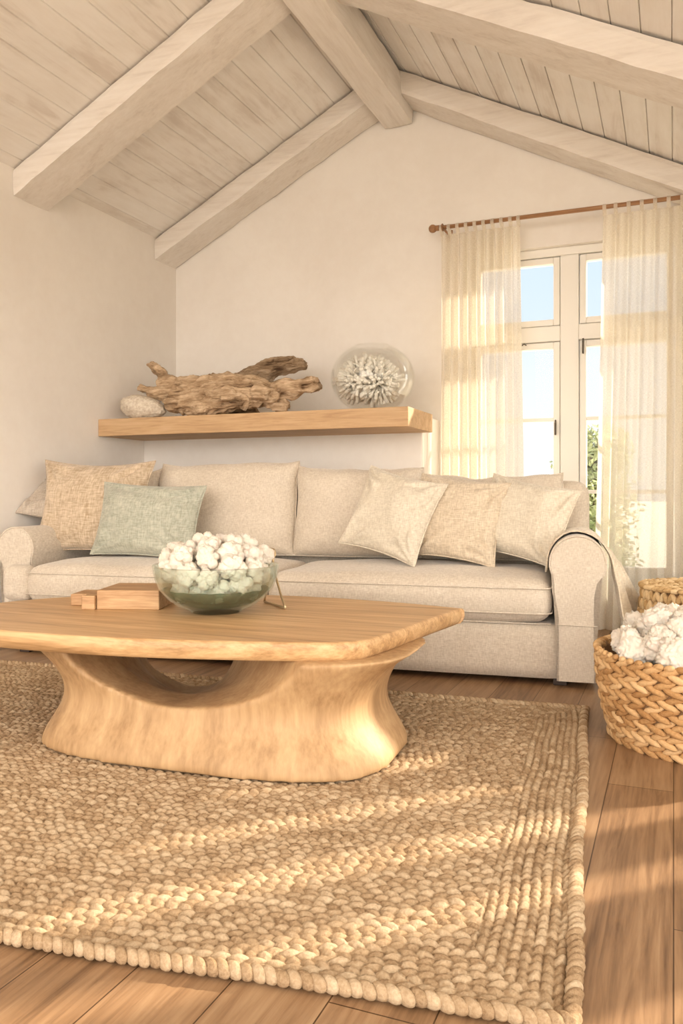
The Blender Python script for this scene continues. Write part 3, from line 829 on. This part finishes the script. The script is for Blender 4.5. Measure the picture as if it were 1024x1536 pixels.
# ------------------------------------------------------------------ rug
def rug():
    # corners
    FL, FR, BR, BL = [np.array(p) for p in ((-3.32, .885), (-.155, 1.325), (-.32, 3.26), (-3.42, 3.05))]
    LU, LV = 3.2, 2.05
    us = np.arange(0, LU+.001, .0037)
    vs = np.concatenate([np.arange(0, .9, .0036), np.arange(.9, LV+.001, .006)]); vs[-1] = LV; us[-1] = LU
    U, W = np.meshgrid(us, vs, indexing='xy')
    d_r = LU-U; d_l = U; d_f = W; d_b = LV-W
    B = .17
    dm = np.minimum(np.minimum(d_r, d_l), np.minimum(d_f, d_b))
    side = np.minimum(d_r, d_l) <= np.minimum(d_f, d_b)
    border = dm < B
    wob = .004*np.sin(U*9+W*3)+.003*np.sin(W*13-U*5)
    across = np.where(border & side, np.minimum(d_r, d_l), np.where(border, np.minimum(d_f, d_b), W))+wob
    along = np.where(border & side, W, U)+.003*np.sin(across*40)
    P = .0215   # sub-row width
    bl = .030
    row = np.floor(across/P); a = across/P-row-.5
    rr = np.sin(row*12.9898+np.where(border & side, 3.1, 0))*43758.5453; rr = rr-np.floor(rr)
    sl = np.where(row % 2 == 0, .42, -.42)
    q = along/(bl*(.9+.25*rr))+rr+sl*a; bead = np.floor(q); f = q-bead-.5
    h1 = np.sin(bead*78.233+row*37.719)*43758.5453; h1 = h1-np.floor(h1)
    h2 = np.sin(bead*12.233+row*91.7)*23421.631; h2 = h2-np.floor(h2)
    prof = np.sqrt(np.clip(1-(2*a*.96)**2, 0, 1))*np.sqrt(np.clip(1-(2*f*.95)**2, 0, 1))
    ply = .0009*np.sin((a*1.2+f*1.2)*26+h2*6)
    H = .0055+(.0135+.004*h1)*prof**.8+ply*prof
    H = np.where(dm < .004, .001, H)
    s = (U/LU)[..., None]; t = (W/LV)[..., None]
    XY = (FL*(1-s)+FR*s)*(1-t)+(BL*(1-s)+BR*s)*t
    edge = .006*np.sin(XY[..., 0]*11)+.004*np.sin(XY[..., 0]*29); 
    Vt = np.concatenate([XY, H[..., None]], -1).reshape(-1, 3)
    ny, nx = U.shape
    I = np.arange(ny*nx).reshape(ny, nx)
    Q = np.stack([I[:-1, :-1], I[:-1, 1:], I[1:, 1:], I[1:, :-1]], -1).reshape(-1, 4)
    me = bpy.data.meshes.new('rug'); me.vertices.add(len(Vt)); me.vertices.foreach_set('co', Vt.astype(np.float32).ravel())
    me.loops.add(Q.size); me.loops.foreach_set('vertex_index', Q.astype(np.int32).ravel())
    me.polygons.add(len(Q)); me.polygons.foreach_set('loop_start', np.arange(0, Q.size, 4, dtype=np.int32)); me.update(calc_edges=True)
    at = me.attributes.new('strand', 'FLOAT', 'POINT'); at.data.foreach_set('value', (h1*.75+rr*.25).astype(np.float32).ravel())
    root = thing('jute_rug', 'chunky braided natural jute rug lying on the oak floor', 'rug', (0, 0, 0))
    link('rug_field', me, M['rug'], root)
    # edge rope
    items = []; vals = []; rnd = random.Random(3)
    C = [FL, FR, BR, BL]
    for e in range(4):
        A, Bp = C[e], C[(e+1) % 4]; L = np.linalg.norm(Bp-A); n = int(L/.0215); d = (Bp-A)/L
        nrm = np.array((d[1], -d[0]))
        for k in range(n+1):
            p = A+d*(L*k/n)+nrm*(.004+.004*math.sin(k*.13+e)+rnd.uniform(-.002, .002))
            dv = Vector((d[0]+nrm[0]*.75, d[1]+nrm[1]*.75, rnd.uniform(-.1, .1)))
            items.append(((p[0], p[1], .0165), axes(dv, (0, 0, 1), .023*rnd.uniform(.9, 1.1), .0115, .0145))); vals.append(rnd.random())
    V, Fc = ellipsoids(items, 10, 8)
    o = pyobj('edge_braid', V, Fc, M['rug'], root)
    at = o.data.attributes.new('strand', 'FLOAT', 'POINT'); nb = len(V)//len(items)
    at.data.foreach_set('value', np.repeat(np.array(vals, dtype=np.float32), nb))
rug()
RUGZ = .0215

# ------------------------------------------------------------------ coffee table
def smooth_closed(P, n=8):
    out = []; m = len(P)
    for i in range(m):
        p0, p1, p2, p3 = [Vector(P[(i+k) % m]) for k in (-1, 0, 1, 2)]
        for s in range(n):
            t = s/n; out.append(.5*((2*p1)+(-p0+p2)*t+(2*p0-5*p1+4*p2-p3)*t*t+(-p0+3*p1-3*p2+p3)*t**3))
    return out
TZ0, TZ1 = .362, .42
tc = Vector((-1.6, 2.5, 0))
table = thing('coffee_table', 'organic solid oak coffee table with carved base on the jute rug', 'coffee table', (tc.x, tc.y, RUGZ))
outl = [(-.755, 3.0), (-1.1, 3.075), (-1.55, 3.08), (-2.0, 2.93), (-2.32, 2.72), (-2.47, 2.42), (-2.40, 2.14), (-2.2, 1.995), (-1.9, 1.955), (-1.5, 1.99), (-1.1, 2.09), (-.86, 2.19), (-.805, 2.36), (-.765, 2.70), (-.735, 2.93), (-.735, 2.985)]
O = smooth_closed([(x, y, 0) for x, y in outl], 7)
cen = sum(O, Vector())/len(O)
def tabletop():
    bm = bmesh.new(); rings = []
    for z, s in ((TZ1, .97), (TZ1, .985), (TZ1-.003, .993), (TZ1-.010, .998), (TZ1-.03, 1), (TZ0+.012, .992), (TZ0+.002, .98), (TZ0, .965)):
        rings.append([bm.verts.new((cen.x+(p.x-cen.x)*s-tc.x, cen.y+(p.y-cen.y)*s-tc.y+.003*noise.noise(Vector((p.x*4, p.y*4, z*30))), z-RUGZ)) for p in O])
    m = len(O)
    for i in range(len(rings)-1):
        for k in range(m): bm.faces.new((rings[i][k], rings[i][(k+1) % m], rings[i+1][(k+1) % m], rings[i+1][k]))
    bm.faces.new(rings[0]); bm.faces.new(rings[-1][::-1])
    o = bmobj('tabletop', bm, M['oak'], table, False)
    for p in o.data.polygons:
        if len(p.vertices) == 4: p.use_smooth = True
tabletop()
def tablebase():
    # carved U body: outer profile and tunnel swept through y, voxel remeshed
    bm = bmesh.new()
    H = TZ0-RUGZ+.004
    secs = []
    ny = 12; nz = 22
    # solid with outline: left/right x as function of z
    def outer(z, side):
        t = z/H
        w = .585+.03*math.cos(t*PI*2) - .02*math.sin(t*PI)
        if t > .75: w += .07*((t-.75)/.25)**2
        return w
    def ybound(z):
        t = z/H; return .34+.03*math.cos(t*2*PI)
    n = 48; rings = []
    for i in range(nz+1):
        z = H*i/nz; a, b = outer(z, 1), ybound(z)
        ring = []
        for k in range(n):
            th = 2*PI*k/n; c, s = math.cos(th), math.sin(th); e = .62
            x = a*math.copysign(abs(c)**e, c); y = b*math.copysign(abs(s)**e, s)
            ring.append(bm.verts.new((x, y, z)))
        rings.append(ring)
    for i in range(nz):
        for k in range(n): bm.faces.new((rings[i][k], rings[i][(k+1) % n], rings[i+1][(k+1) % n], rings[i+1][k]))
    bm.faces.new(rings[0][::-1]); bm.faces.new(rings[-1])
    bmesh.ops.recalc_face_normals(bm, faces=bm.faces)
    me = bpy.data.meshes.new('t'); bm.to_mesh(me); bm.free(); body = bpy.data.objects.new('tmpb', me); COL.objects.link(body)
    # tunnel cutter: wide at the front, narrow at the back
    bm = bmesh.new(); rings = []; n = 40
    for y, rx, rz, cc in ((-.6, .44, .20, 0), (-.33, .40, .175, .0), (-.1, .30, .19, -.10), (.15, .22, .26, -.24), (.6, .20, .30, -.36)):
        rings.append([bm.verts.new((rx*math.cos(2*PI*k/n)+cc, y, H+.01+rz*math.sin(2*PI*k/n))) for k in range(n)])
    for i in range(4):
        for k in range(n): bm.faces.new((rings[i][k], rings[i][(k+1) % n], rings[i+1][(k+1) % n], rings[i+1][k]))
    bm.faces.new(rings[0]); bm.faces.new(rings[-1][::-1])
    bmesh.ops.recalc_face_normals(bm, faces=bm.faces)
    me = bpy.data.meshes.new('t'); bm.to_mesh(me); bm.free(); cut = bpy.data.objects.new('tmpc', me); COL.objects.link(cut)
    m = body.modifiers.new('b', 'BOOLEAN'); m.operation = 'DIFFERENCE'; m.object = cut; m.solver = 'EXACT'
    m = body.modifiers.new('r', 'REMESH'); m.mode = 'VOXEL'; m.voxel_size = .011
    m = body.modifiers.new('s', 'SMOOTH'); m.iterations = 10; m.factor = .6
    dg = bpy.context.evaluated_depsgraph_get(); dg.update()
    me2 = bpy.data.meshes.new_from_object(body.evaluated_get(dg)); bpy.data.objects.remove(body); bpy.data.objects.remove(cut)
    zz = [v.co.z for v in me2.vertices]; lo, hi = min(zz), max(zz)
    for v in me2.vertices:
        p = v.co; t = (p.z-lo)/(hi-lo); p.z = t*H
        g = .014*fbm(Vector((p.x*3, p.y*3, p.z*1.5)), 1.5, 2)*math.sin(t*PI)
        p.x += g; p.y += g*.7
    o = link('carved_base', me2, M['oakbase'], table); o.location = (.19, -.09, 0); o.rotation_euler = (0, 0, .06)
tablebase()

# ------------------------------------------------------------------ wood blocks on the table
def block(x, y, w, d, h, rz, label, z=TZ1):
    bm = bmesh.new(); box(bm, -w/2, w/2, -d/2, d/2, 0, h, .004, 3)
    o = bmobj('wooden_block', bm, M['block']); o.location = (x, y, z); o.rotation_euler = (0, 0, rz); tag(o, label, 'wooden block')
block(-1.905, 2.60, .235, .25, .072, .33, 'large flat wooden block on the table left of the glass bowl')
block(-2.025, 2.50, .05, .16, .052, .33, 'short wooden stick block pressed against the left side of the large block')
block(-2.125, 2.57, .07, .15, .045, .33, 'small wooden block at the far left of the three on the table')

# ------------------------------------------------------------------ blooms
def bloom_mesh(seed, name):
    rnd = random.Random(seed); bm = bmesh.new(); bmesh.ops.create_icosphere(bm, subdivisions=5, radius=1)
    lobes = []
    n = 11
    for i in range(n):
        z = 1-2*(i+.5)/n; a = i*2.4+rnd.uniform(-.4, .4); s = math.sqrt(1-z*z)
        lobes.append((Vector((s*math.cos(a), s*math.sin(a), z)), rnd.uniform(.8, 1.08), rnd.uniform(.34, .52)))
    for v in bm.verts:
        p = v.co.normalized(); r = .66
        for c, L, w_ in lobes:
            k = p.dot(c)
            if k <= 0: continue
            perp = math.sqrt(max(0, 1-k*k))
            cr = L-.42
            disc = w_*w_-(cr*perp)**2
            if disc > 0: r = max(r, cr*k+math.sqrt(disc))
        q = p*3+Vector((seed*3.3, 0, 0))
        if seed >= 100:
            rd = lambda k, o: 1-2*abs(noise.noise(q*k+Vector((o, o, 0))))
            r += .10*noise.noise(q*1.3)+.13*rd(1.5, 0)**2*(1 if rd(1.5, 0) > 0 else -1)+.11*rd(3.2, 5)+.05*rd(6.5, 9)-.05
            v.co = p*r; continue
        r += .08*noise.noise(q*1.3)-.16*abs(noise.noise(q*1.9))-.10*abs(noise.noise(q*4.1))+.05*noise.noise(q*8)+.06
        v.co = p*r
    me = bpy.data.meshes.new(name); bm.to_mesh(me); bm.free(); me.materials.append(M['bloom'])
    me.polygons.foreach_set('use_smooth', [True]*len(me.polygons)); return me
BL = [bloom_mesh(s, 'dried_bloom') for s in range(5)]
FR_ = [bloom_mesh(s, 'dried_bloom') for s in range(100, 105)]
def pack(n, r, rin, ztop, zfloor, seed, it=260, rw=None):
    """relax n spheres inside a bowl: rin(z) radius limit, ztop(rho) heap limit"""
    rg = np.random.RandomState(seed); R0 = rin(.3); rw = rw or r
    P = np.stack([rg.uniform(-R0, R0, n)*.7, rg.uniform(-R0, R0, n)*.7, rg.uniform(zfloor+r, ztop(0), n)], -1)
    D = 2*r*.80
    for _ in range(it):
        df = P[:, None]-P[None]; ds = np.linalg.norm(df, axis=-1)+1e-9; np.fill_diagonal(ds, 9)
        ov = np.clip(D-ds, 0, None); P += (df/ds[..., None]*ov[..., None]*.35).sum(1)
        P[:, 2] -= .0003
        for i in range(n):
            rho = math.hypot(P[i, 0], P[i, 1]); zt = ztop(rho)-r*.6
            if P[i, 2] > zt: P[i, 2] = zt
            if P[i, 2] < zfloor+rw: P[i, 2] = zfloor+rw
            lim = min(rin(P[i, 2]), rin(P[i, 2]-rw*.7)+rw*.3)-rw
            if rho > lim and lim > 0: P[i, :2] *= lim/rho
    return P
def scatter(P, r, loc, meshes, label, group, seed, upz=False):
    rnd = random.Random(seed); first = None
    for i, p in enumerate(P):
        o = bpy.data.objects.new('dried_bloom', meshes[i % len(meshes)])
        COL.objects.link(o); tag(o, label, 'dried flower', group)
        o.location = (loc[0]+p[0], loc[1]+p[1], loc[2]+p[2])
        if upz: o.rotation_euler = (p[1]*-2.0+rnd.uniform(-.5, .5), p[0]*2.0+rnd.uniform(-.5, .5), rnd.uniform(0, 6))
        else: o.rotation_euler = (rnd.uniform(0, 6), rnd.uniform(0, 6), rnd.uniform(0, 6))
        s = r*rnd.uniform(.92, 1.10); o.scale = (s, s, s)

# glass bowl
bx0, by0 = -1.535, 2.56
bowl = thing('glass_bowl', 'wide green glass bowl heaped with cream dried blooms on the coffee table', 'bowl', (bx0, by0, TZ1))
bo = [(.001, 0), (.085, 0), (.092, .003), (.095, .009), (.135, .024), (.175, .052), (.205, .088), (.220, .125), (.226, .160), (.2275, .168), (.2265, .173)]
bi = [(.2225, .173), (.2205, .168), (.2195, .160), (.214, .125), (.199, .090), (.168, .057), (.128, .031), (.08, .020), (.001, .018)]
bm = bmesh.new(); lathe(bm, bo+bi, 72)
bmobj('bowl_body', bm, M['bowlglass'], bowl, True)
bm = bmesh.new(); lathe(bm, [(.001, .0194), (.08, .0214), (.126, .0325), (.160, .054), (.178, .070), (.190, .084), (.188, .088), (.172, .072), (.155, .060), (.122, .040), (.07, .029), (.001, .027)], 64)
for v in bm.verts:
    if v.co.z > .025: v.co.z += .0015*math.sin(math.atan2(v.co.y, v.co.x)*18)
bmobj('bowl_base', bm, M['bowlbase'], bowl, True)
def rinb(z):
    pts = [(.0, .03), (.02, .10), (.031, .128), (.057, .168), (.09, .199), (.125, .213), (.173, .219), (.3, .219)]
    return float(np.interp(z, [a for a, b in pts], [b for a, b in pts]))
P = pack(58, .046, rinb, lambda rho: .275-.45*rho*rho-.05*(rho/.2)**4, .035, 4, 320, .055)
scatter(P, .047, (bx0, by0, TZ1), BL, 'cream-white crinkled dried bloom heaped in the green glass bowl', 'dried blooms in the glass bowl', 1)

# wire tongs behind the bowl
def wire():
    root = None
    bm = bmesh.new()
    A = [(.205, .150, .006), (.165, .19, .05), (.125, .225, .12), (.105, .245, .175), (.112, .25, .195), (.105, .255, .212), (.088, .26, .215), (.074, .262, .20), (.078, .262, .175), (.07, .27, .09), (.05, .28, .006)]
    B = []
    for i in range(len(A)-1):
        for k in range(4): B.append(Vector(A[i]).lerp(Vector(A[i+1]), k/4))
    B.append(Vector(A[-1])); tube(bm, B, .0045, 8)
    tube(bm, [(.205, .150, .005), (.10, .245, .005), (.05, .28, .005)], .0045, 8)
    o = bmobj('wire_holder', bm, M['brass'], smooth=True); o.location = (bx0, by0, TZ1)
    tag(o, 'bent brass wire holder with a loop standing right behind the glass bowl', 'wire holder')
wire()

# ------------------------------------------------------------------ baskets
def attr_obj(name, items, vals, mat, parent, nu=8, nv=6):
    V, Fc = ellipsoids(items, nu, nv); o = pyobj(name, V, Fc, mat, parent)
    at = o.data.attributes.new('strand', 'FLOAT', 'POINT'); at.data.foreach_set('value', np.repeat(np.array(vals, dtype=np.float32), len(V)//len(items)))
    return o
def basket_round(cx, cy, H, rfun, label, mat, rows, per, lidded=False):
    root = thing('woven_basket', label, 'basket', (cx, cy, 0)); rnd = random.Random(int(H*1000))
    items = []; vals = []; rh = H/rows
    if not lidded:
        for j in range(rows):
            zc = rh*(j+.5); R = rfun(zc)
            for half in (0, 1):
                z = zc+(half-.5)*rh*.48; tilt = .34 if half else -.34
                for k in range(per):
                    a = 2*PI*(k+.5*half+(.37*j % 1))/per+rnd.uniform(-.01, .01)
                    rad = Vector((math.cos(a), math.sin(a), 0)); tan = Vector((-math.sin(a), math.cos(a), 0))
                    d = tan+Vector((0, 0, tilt))
                    rr = R+rnd.uniform(-.002, .003)
                    items.append((tuple(rad*rr+Vector((0, 0, z))), axes(d, rad, PI*R/per*1.4, rh*.30, .0125))); vals.append(rnd.random())
        attr_obj('woven_body', items, vals, mat, root)
        # rim braid
        items = []; vals = []; R = rfun(H)
        for k in range(int(per*1.7)):
            a = 2*PI*k/(per*1.7); rad = Vector((math.cos(a), math.sin(a), 0)); tan = Vector((-math.sin(a), math.cos(a), 0))
            items.append((tuple(rad*(R+.001)+Vector((0, 0, H+.002))), axes(tan+rad*.5+Vector((0, 0, .25)), (0, 0, 1), .024, .012, .011))); vals.append(rnd.random())
        attr_obj('rim', items, vals, mat, root)
    else:
        for k in range(per):
            a = 2*PI*k/per
            for j in range(rows):
                z = rh*(j+.5)
                R = rfun(z)
                for half in (-1, 1):
                    aa = a+half*2*PI/per*.24; rad = Vector((math.cos(aa), math.sin(aa), 0)); tan = Vector((-math.sin(aa), math.cos(aa), 0))
                    d = Vector((0, 0, 1))-tan*half*.55
                    items.append((tuple(rad*R+Vector((0, 0, z))), axes(d, rad, rh*.75, 2*PI*R/per*.32, .0125))); vals.append(rnd.random())
        attr_obj('woven_body', items, vals, mat, root)
    # inner lining wall
    bm = bmesh.new(); n = 48
    prof = [(.001, .004), (rfun(0)-.006, .004)]+[(rfun(H*i/10)-.004, max(.006, H*i/10)) for i in range(1, 11)]
    prof += [(rfun(H*i/10)-.010, max(.012, H*i/10)) for i in range(10, 0, -1)]+[(rfun(0)-.014, .012), (.001, .012)]
    lathe(bm, prof, n); bmobj('lining', bm, M['basketin'], root, True)
    if lidded:
        items = []; vals = []; R = rfun(H)+.008; rr = R
        row = 0
        while rr > .015:
            n = max(5, int(2*PI*rr/.034))
            for k in range(n):
                a = 2*PI*(k+.5*(row % 2))/n; rad = Vector((math.cos(a), math.sin(a), 0)); tan = Vector((-math.sin(a), math.cos(a), 0))
                items.append((tuple(rad*rr+Vector((0, 0, H+.013+rnd.uniform(-.002, .002)))), axes(tan+rad*(.5 if row % 2 else -.5), (0, 0, 1), .023, .0115, .0115))); vals.append(rnd.random())
            rr -= .0205; row += 1
        l = attr_obj('lid', items, vals, M['straw'], root)
        bm = bmesh.new(); lathe(bm, [(.001, H+.004), (R-.01, H+.004), (R-.01, H+.012), (.001, H+.012)], 48); bmobj('lid_backing', bm, M['basketin'], l)
    return root
def r1(z): t = z/.30; return .315+.065*math.sin(min(1, .15+t*.85)*PI*.5)
BX, BY = .125, 3.09
basket_round(BX, BY, .30, r1, 'open round seagrass basket filled with white blooms, right of the sofa', M['seagrass'], 7, 40)
def r2(z): return .30+.02*math.sin(z/.42*PI)
basket_round(.17, 3.99, .42, r2, 'lidded woven straw basket in front of the right curtain', M['straw'], 9, 46, True)
P = pack(84, .057, lambda z: r1(min(.3, max(0, z)))-.014, lambda rho: .475-.40*rho*rho, .19, 8, 260)
P = P[P[:, 2] > .25]
scatter(P, .061, (BX, BY, 0), FR_, 'white ruffled dried bloom piled in the open seagrass basket', 'dried blooms in the seagrass basket', 2, True)
# crumpled paper bed under the flowers
bm = bmesh.new(); lathe(bm, [(.001, .014), (.27, .014), (.30, .06), (.325, .14), (.345, .215), (.2, .25), (.001, .26)], 40)
for v in bm.verts:
    if v.co.z > .1: v.co.z += .01*noise.noise(v.co*14)
o = bmobj('packing_straw', bm, M['straw'], smooth=True); o.location = (BX, BY, 0); tag(o, 'straw packing under the white blooms inside the open seagrass basket', 'straw'); o['kind'] = 'stuff'

# ------------------------------------------------------------------ outdoors
bm = bmesh.new(); box(bm, -60, 60, -20, 120, -.5, -.3); o = bmobj('garden_ground', bm, M['grass']); struct(o)
def tree(x, y, h, r, seed, label, nleaf=5200):
    rnd = random.Random(seed); root = thing('garden_tree', label, 'tree', (x, y, -.3))
    bm = bmesh.new(); tube(bm, [(0, 0, 0), (.05, 0, h*.3), (-.03, .02, h*.6), (.02, 0, h*.9)], [.07, .055, .04, .012], 8)
    for i in range(14):
        a = rnd.uniform(0, 6.3); z = h*rnd.uniform(.25, .75); L = r*rnd.uniform(.5, .9)
        tube(bm, [(0, 0, z), (L*.5*math.cos(a), L*.5*math.sin(a), z+L*.4), (L*math.cos(a), L*math.sin(a), z+L*.7)], [.022, .014, .005], 5)
    bmobj('trunk', bm, M['bark'], root, True)
    V = []; Fc = []
    clumps = [(rnd.uniform(-r, r)*.75, rnd.uniform(-r, r)*.75, rnd.uniform(.15*h, .93*h), rnd.uniform(.14, .3)) for _ in range(46)]
    for i in range(nleaf):
        c = rnd.choice(clumps); k = 1-max(0, (c[2]/h-.6))*1.5
        d = Vector((rnd.gauss(0, 1), rnd.gauss(0, 1), rnd.gauss(0, 1))).normalized()*c[3]*rnd.random()**.4
        p = Vector((c[0]*k, c[1]*k, c[2]))+d
        t1 = Vector((rnd.gauss(0, 1), rnd.gauss(0, 1), rnd.gauss(0, 1))).normalized(); t2 = t1.orthogonal().normalized()
        a, b = t1*.034, t2*.016; n0 = len(V)
        V += [p-a, p+b, p+a, p-b]; Fc.append((n0, n0+1, n0+2, n0+3))
    pyobj('foliage', V, Fc, M['leaf'], root, False)
tree(-.72, 8.6, 1.9, .34, 3, 'olive-green leafy tree outside, behind the right window panes')
tree(-.66, 7.2, .98, .28, 6, 'low dark green shrub outside in front of the leafy tree', 3500)

# ------------------------------------------------------------------ light
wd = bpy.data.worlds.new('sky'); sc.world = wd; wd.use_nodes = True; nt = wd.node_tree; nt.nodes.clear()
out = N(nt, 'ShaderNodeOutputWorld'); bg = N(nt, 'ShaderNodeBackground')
tcn = N(nt, 'ShaderNodeTexCoord'); sep = N(nt, 'ShaderNodeSeparateXYZ'); nt.links.new(tcn.outputs['Generated'], sep.inputs[0])
sky = ramp(nt, sep.outputs['Z'], [(0.0, (1, 1, .98)), (.08, (.95, .97, 1)), (.20, (.76, .87, 1)), (.45, (.60, .78, 1))])
mp = N(nt, 'ShaderNodeMapping'); mp.inputs['Scale'].default_value = (1.5, 1.5, 9); nt.links.new(tcn.outputs['Generated'], mp.inputs[0])
cl = tex(nt, mp.outputs[0], 2.2, 6, .6); cloud = ramp(nt, cl, [(.48, (0, 0, 0)), (.7, (.5, .5, .5))])
white = N(nt, 'ShaderNodeRGB'); white.outputs[0].default_value = (.9, .91, .93, 1)
mx = N(nt, 'ShaderNodeMix', data_type='RGBA'); nt.links.new(cloud, mx.inputs[0]); nt.links.new(sky, mx.inputs[6]); nt.links.new(white.outputs[0], mx.inputs[7])
# added warm fill light painted into the unseen sky behind and right of the room
fill_dir = math_(nt, 'ADD', math_(nt, 'MULTIPLY', sep.outputs['Y'], -.65), math_(nt, 'MULTIPLY', sep.outputs['X'], .75))
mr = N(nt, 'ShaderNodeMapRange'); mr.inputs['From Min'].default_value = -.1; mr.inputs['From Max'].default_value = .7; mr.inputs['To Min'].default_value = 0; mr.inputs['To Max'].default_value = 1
nt.links.new(fill_dir, mr.inputs['Value'])
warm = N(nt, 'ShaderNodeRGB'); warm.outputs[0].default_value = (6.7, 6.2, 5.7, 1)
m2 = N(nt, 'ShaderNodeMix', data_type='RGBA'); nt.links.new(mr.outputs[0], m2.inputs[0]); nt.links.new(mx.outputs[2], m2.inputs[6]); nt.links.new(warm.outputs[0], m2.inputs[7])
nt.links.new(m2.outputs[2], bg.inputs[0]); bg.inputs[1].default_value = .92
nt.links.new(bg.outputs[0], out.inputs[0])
sl_ = bpy.data.lights.new('sun', 'SUN'); sl_.energy = 9.5; sl_.angle = math.radians(1.2); sl_.color = (1, .87, .71)
so = bpy.data.objects.new('sun', sl_); COL.objects.link(so)
az = math.radians(45); el = math.radians(28)
dsun = Vector((math.cos(el)*math.cos(az), math.cos(el)*math.sin(az), math.sin(el)))
so.rotation_euler = dsun.to_track_quat('Z', 'Y').to_euler(); so.location = dsun*12

# ------------------------------------------------------------------ camera
cam = bpy.data.cameras.new('camera'); co = bpy.data.objects.new('camera', cam); COL.objects.link(co)
cam.sensor_fit = 'HORIZONTAL'; cam.sensor_width = 36; cam.lens = 36*1220/1024; cam.shift_y = -28/1024
cam.clip_start = .05
co.location = (0, 0, .85); co.rotation_euler = (PI/2, 0, math.radians(22.2)); sc.camera = co
sc.view_settings.view_transform = 'Standard'; sc.view_settings.look = 'None'; sc.view_settings.gamma = 1
sc.view_settings.use_curve_mapping = False; sc.view_settings.exposure = .3
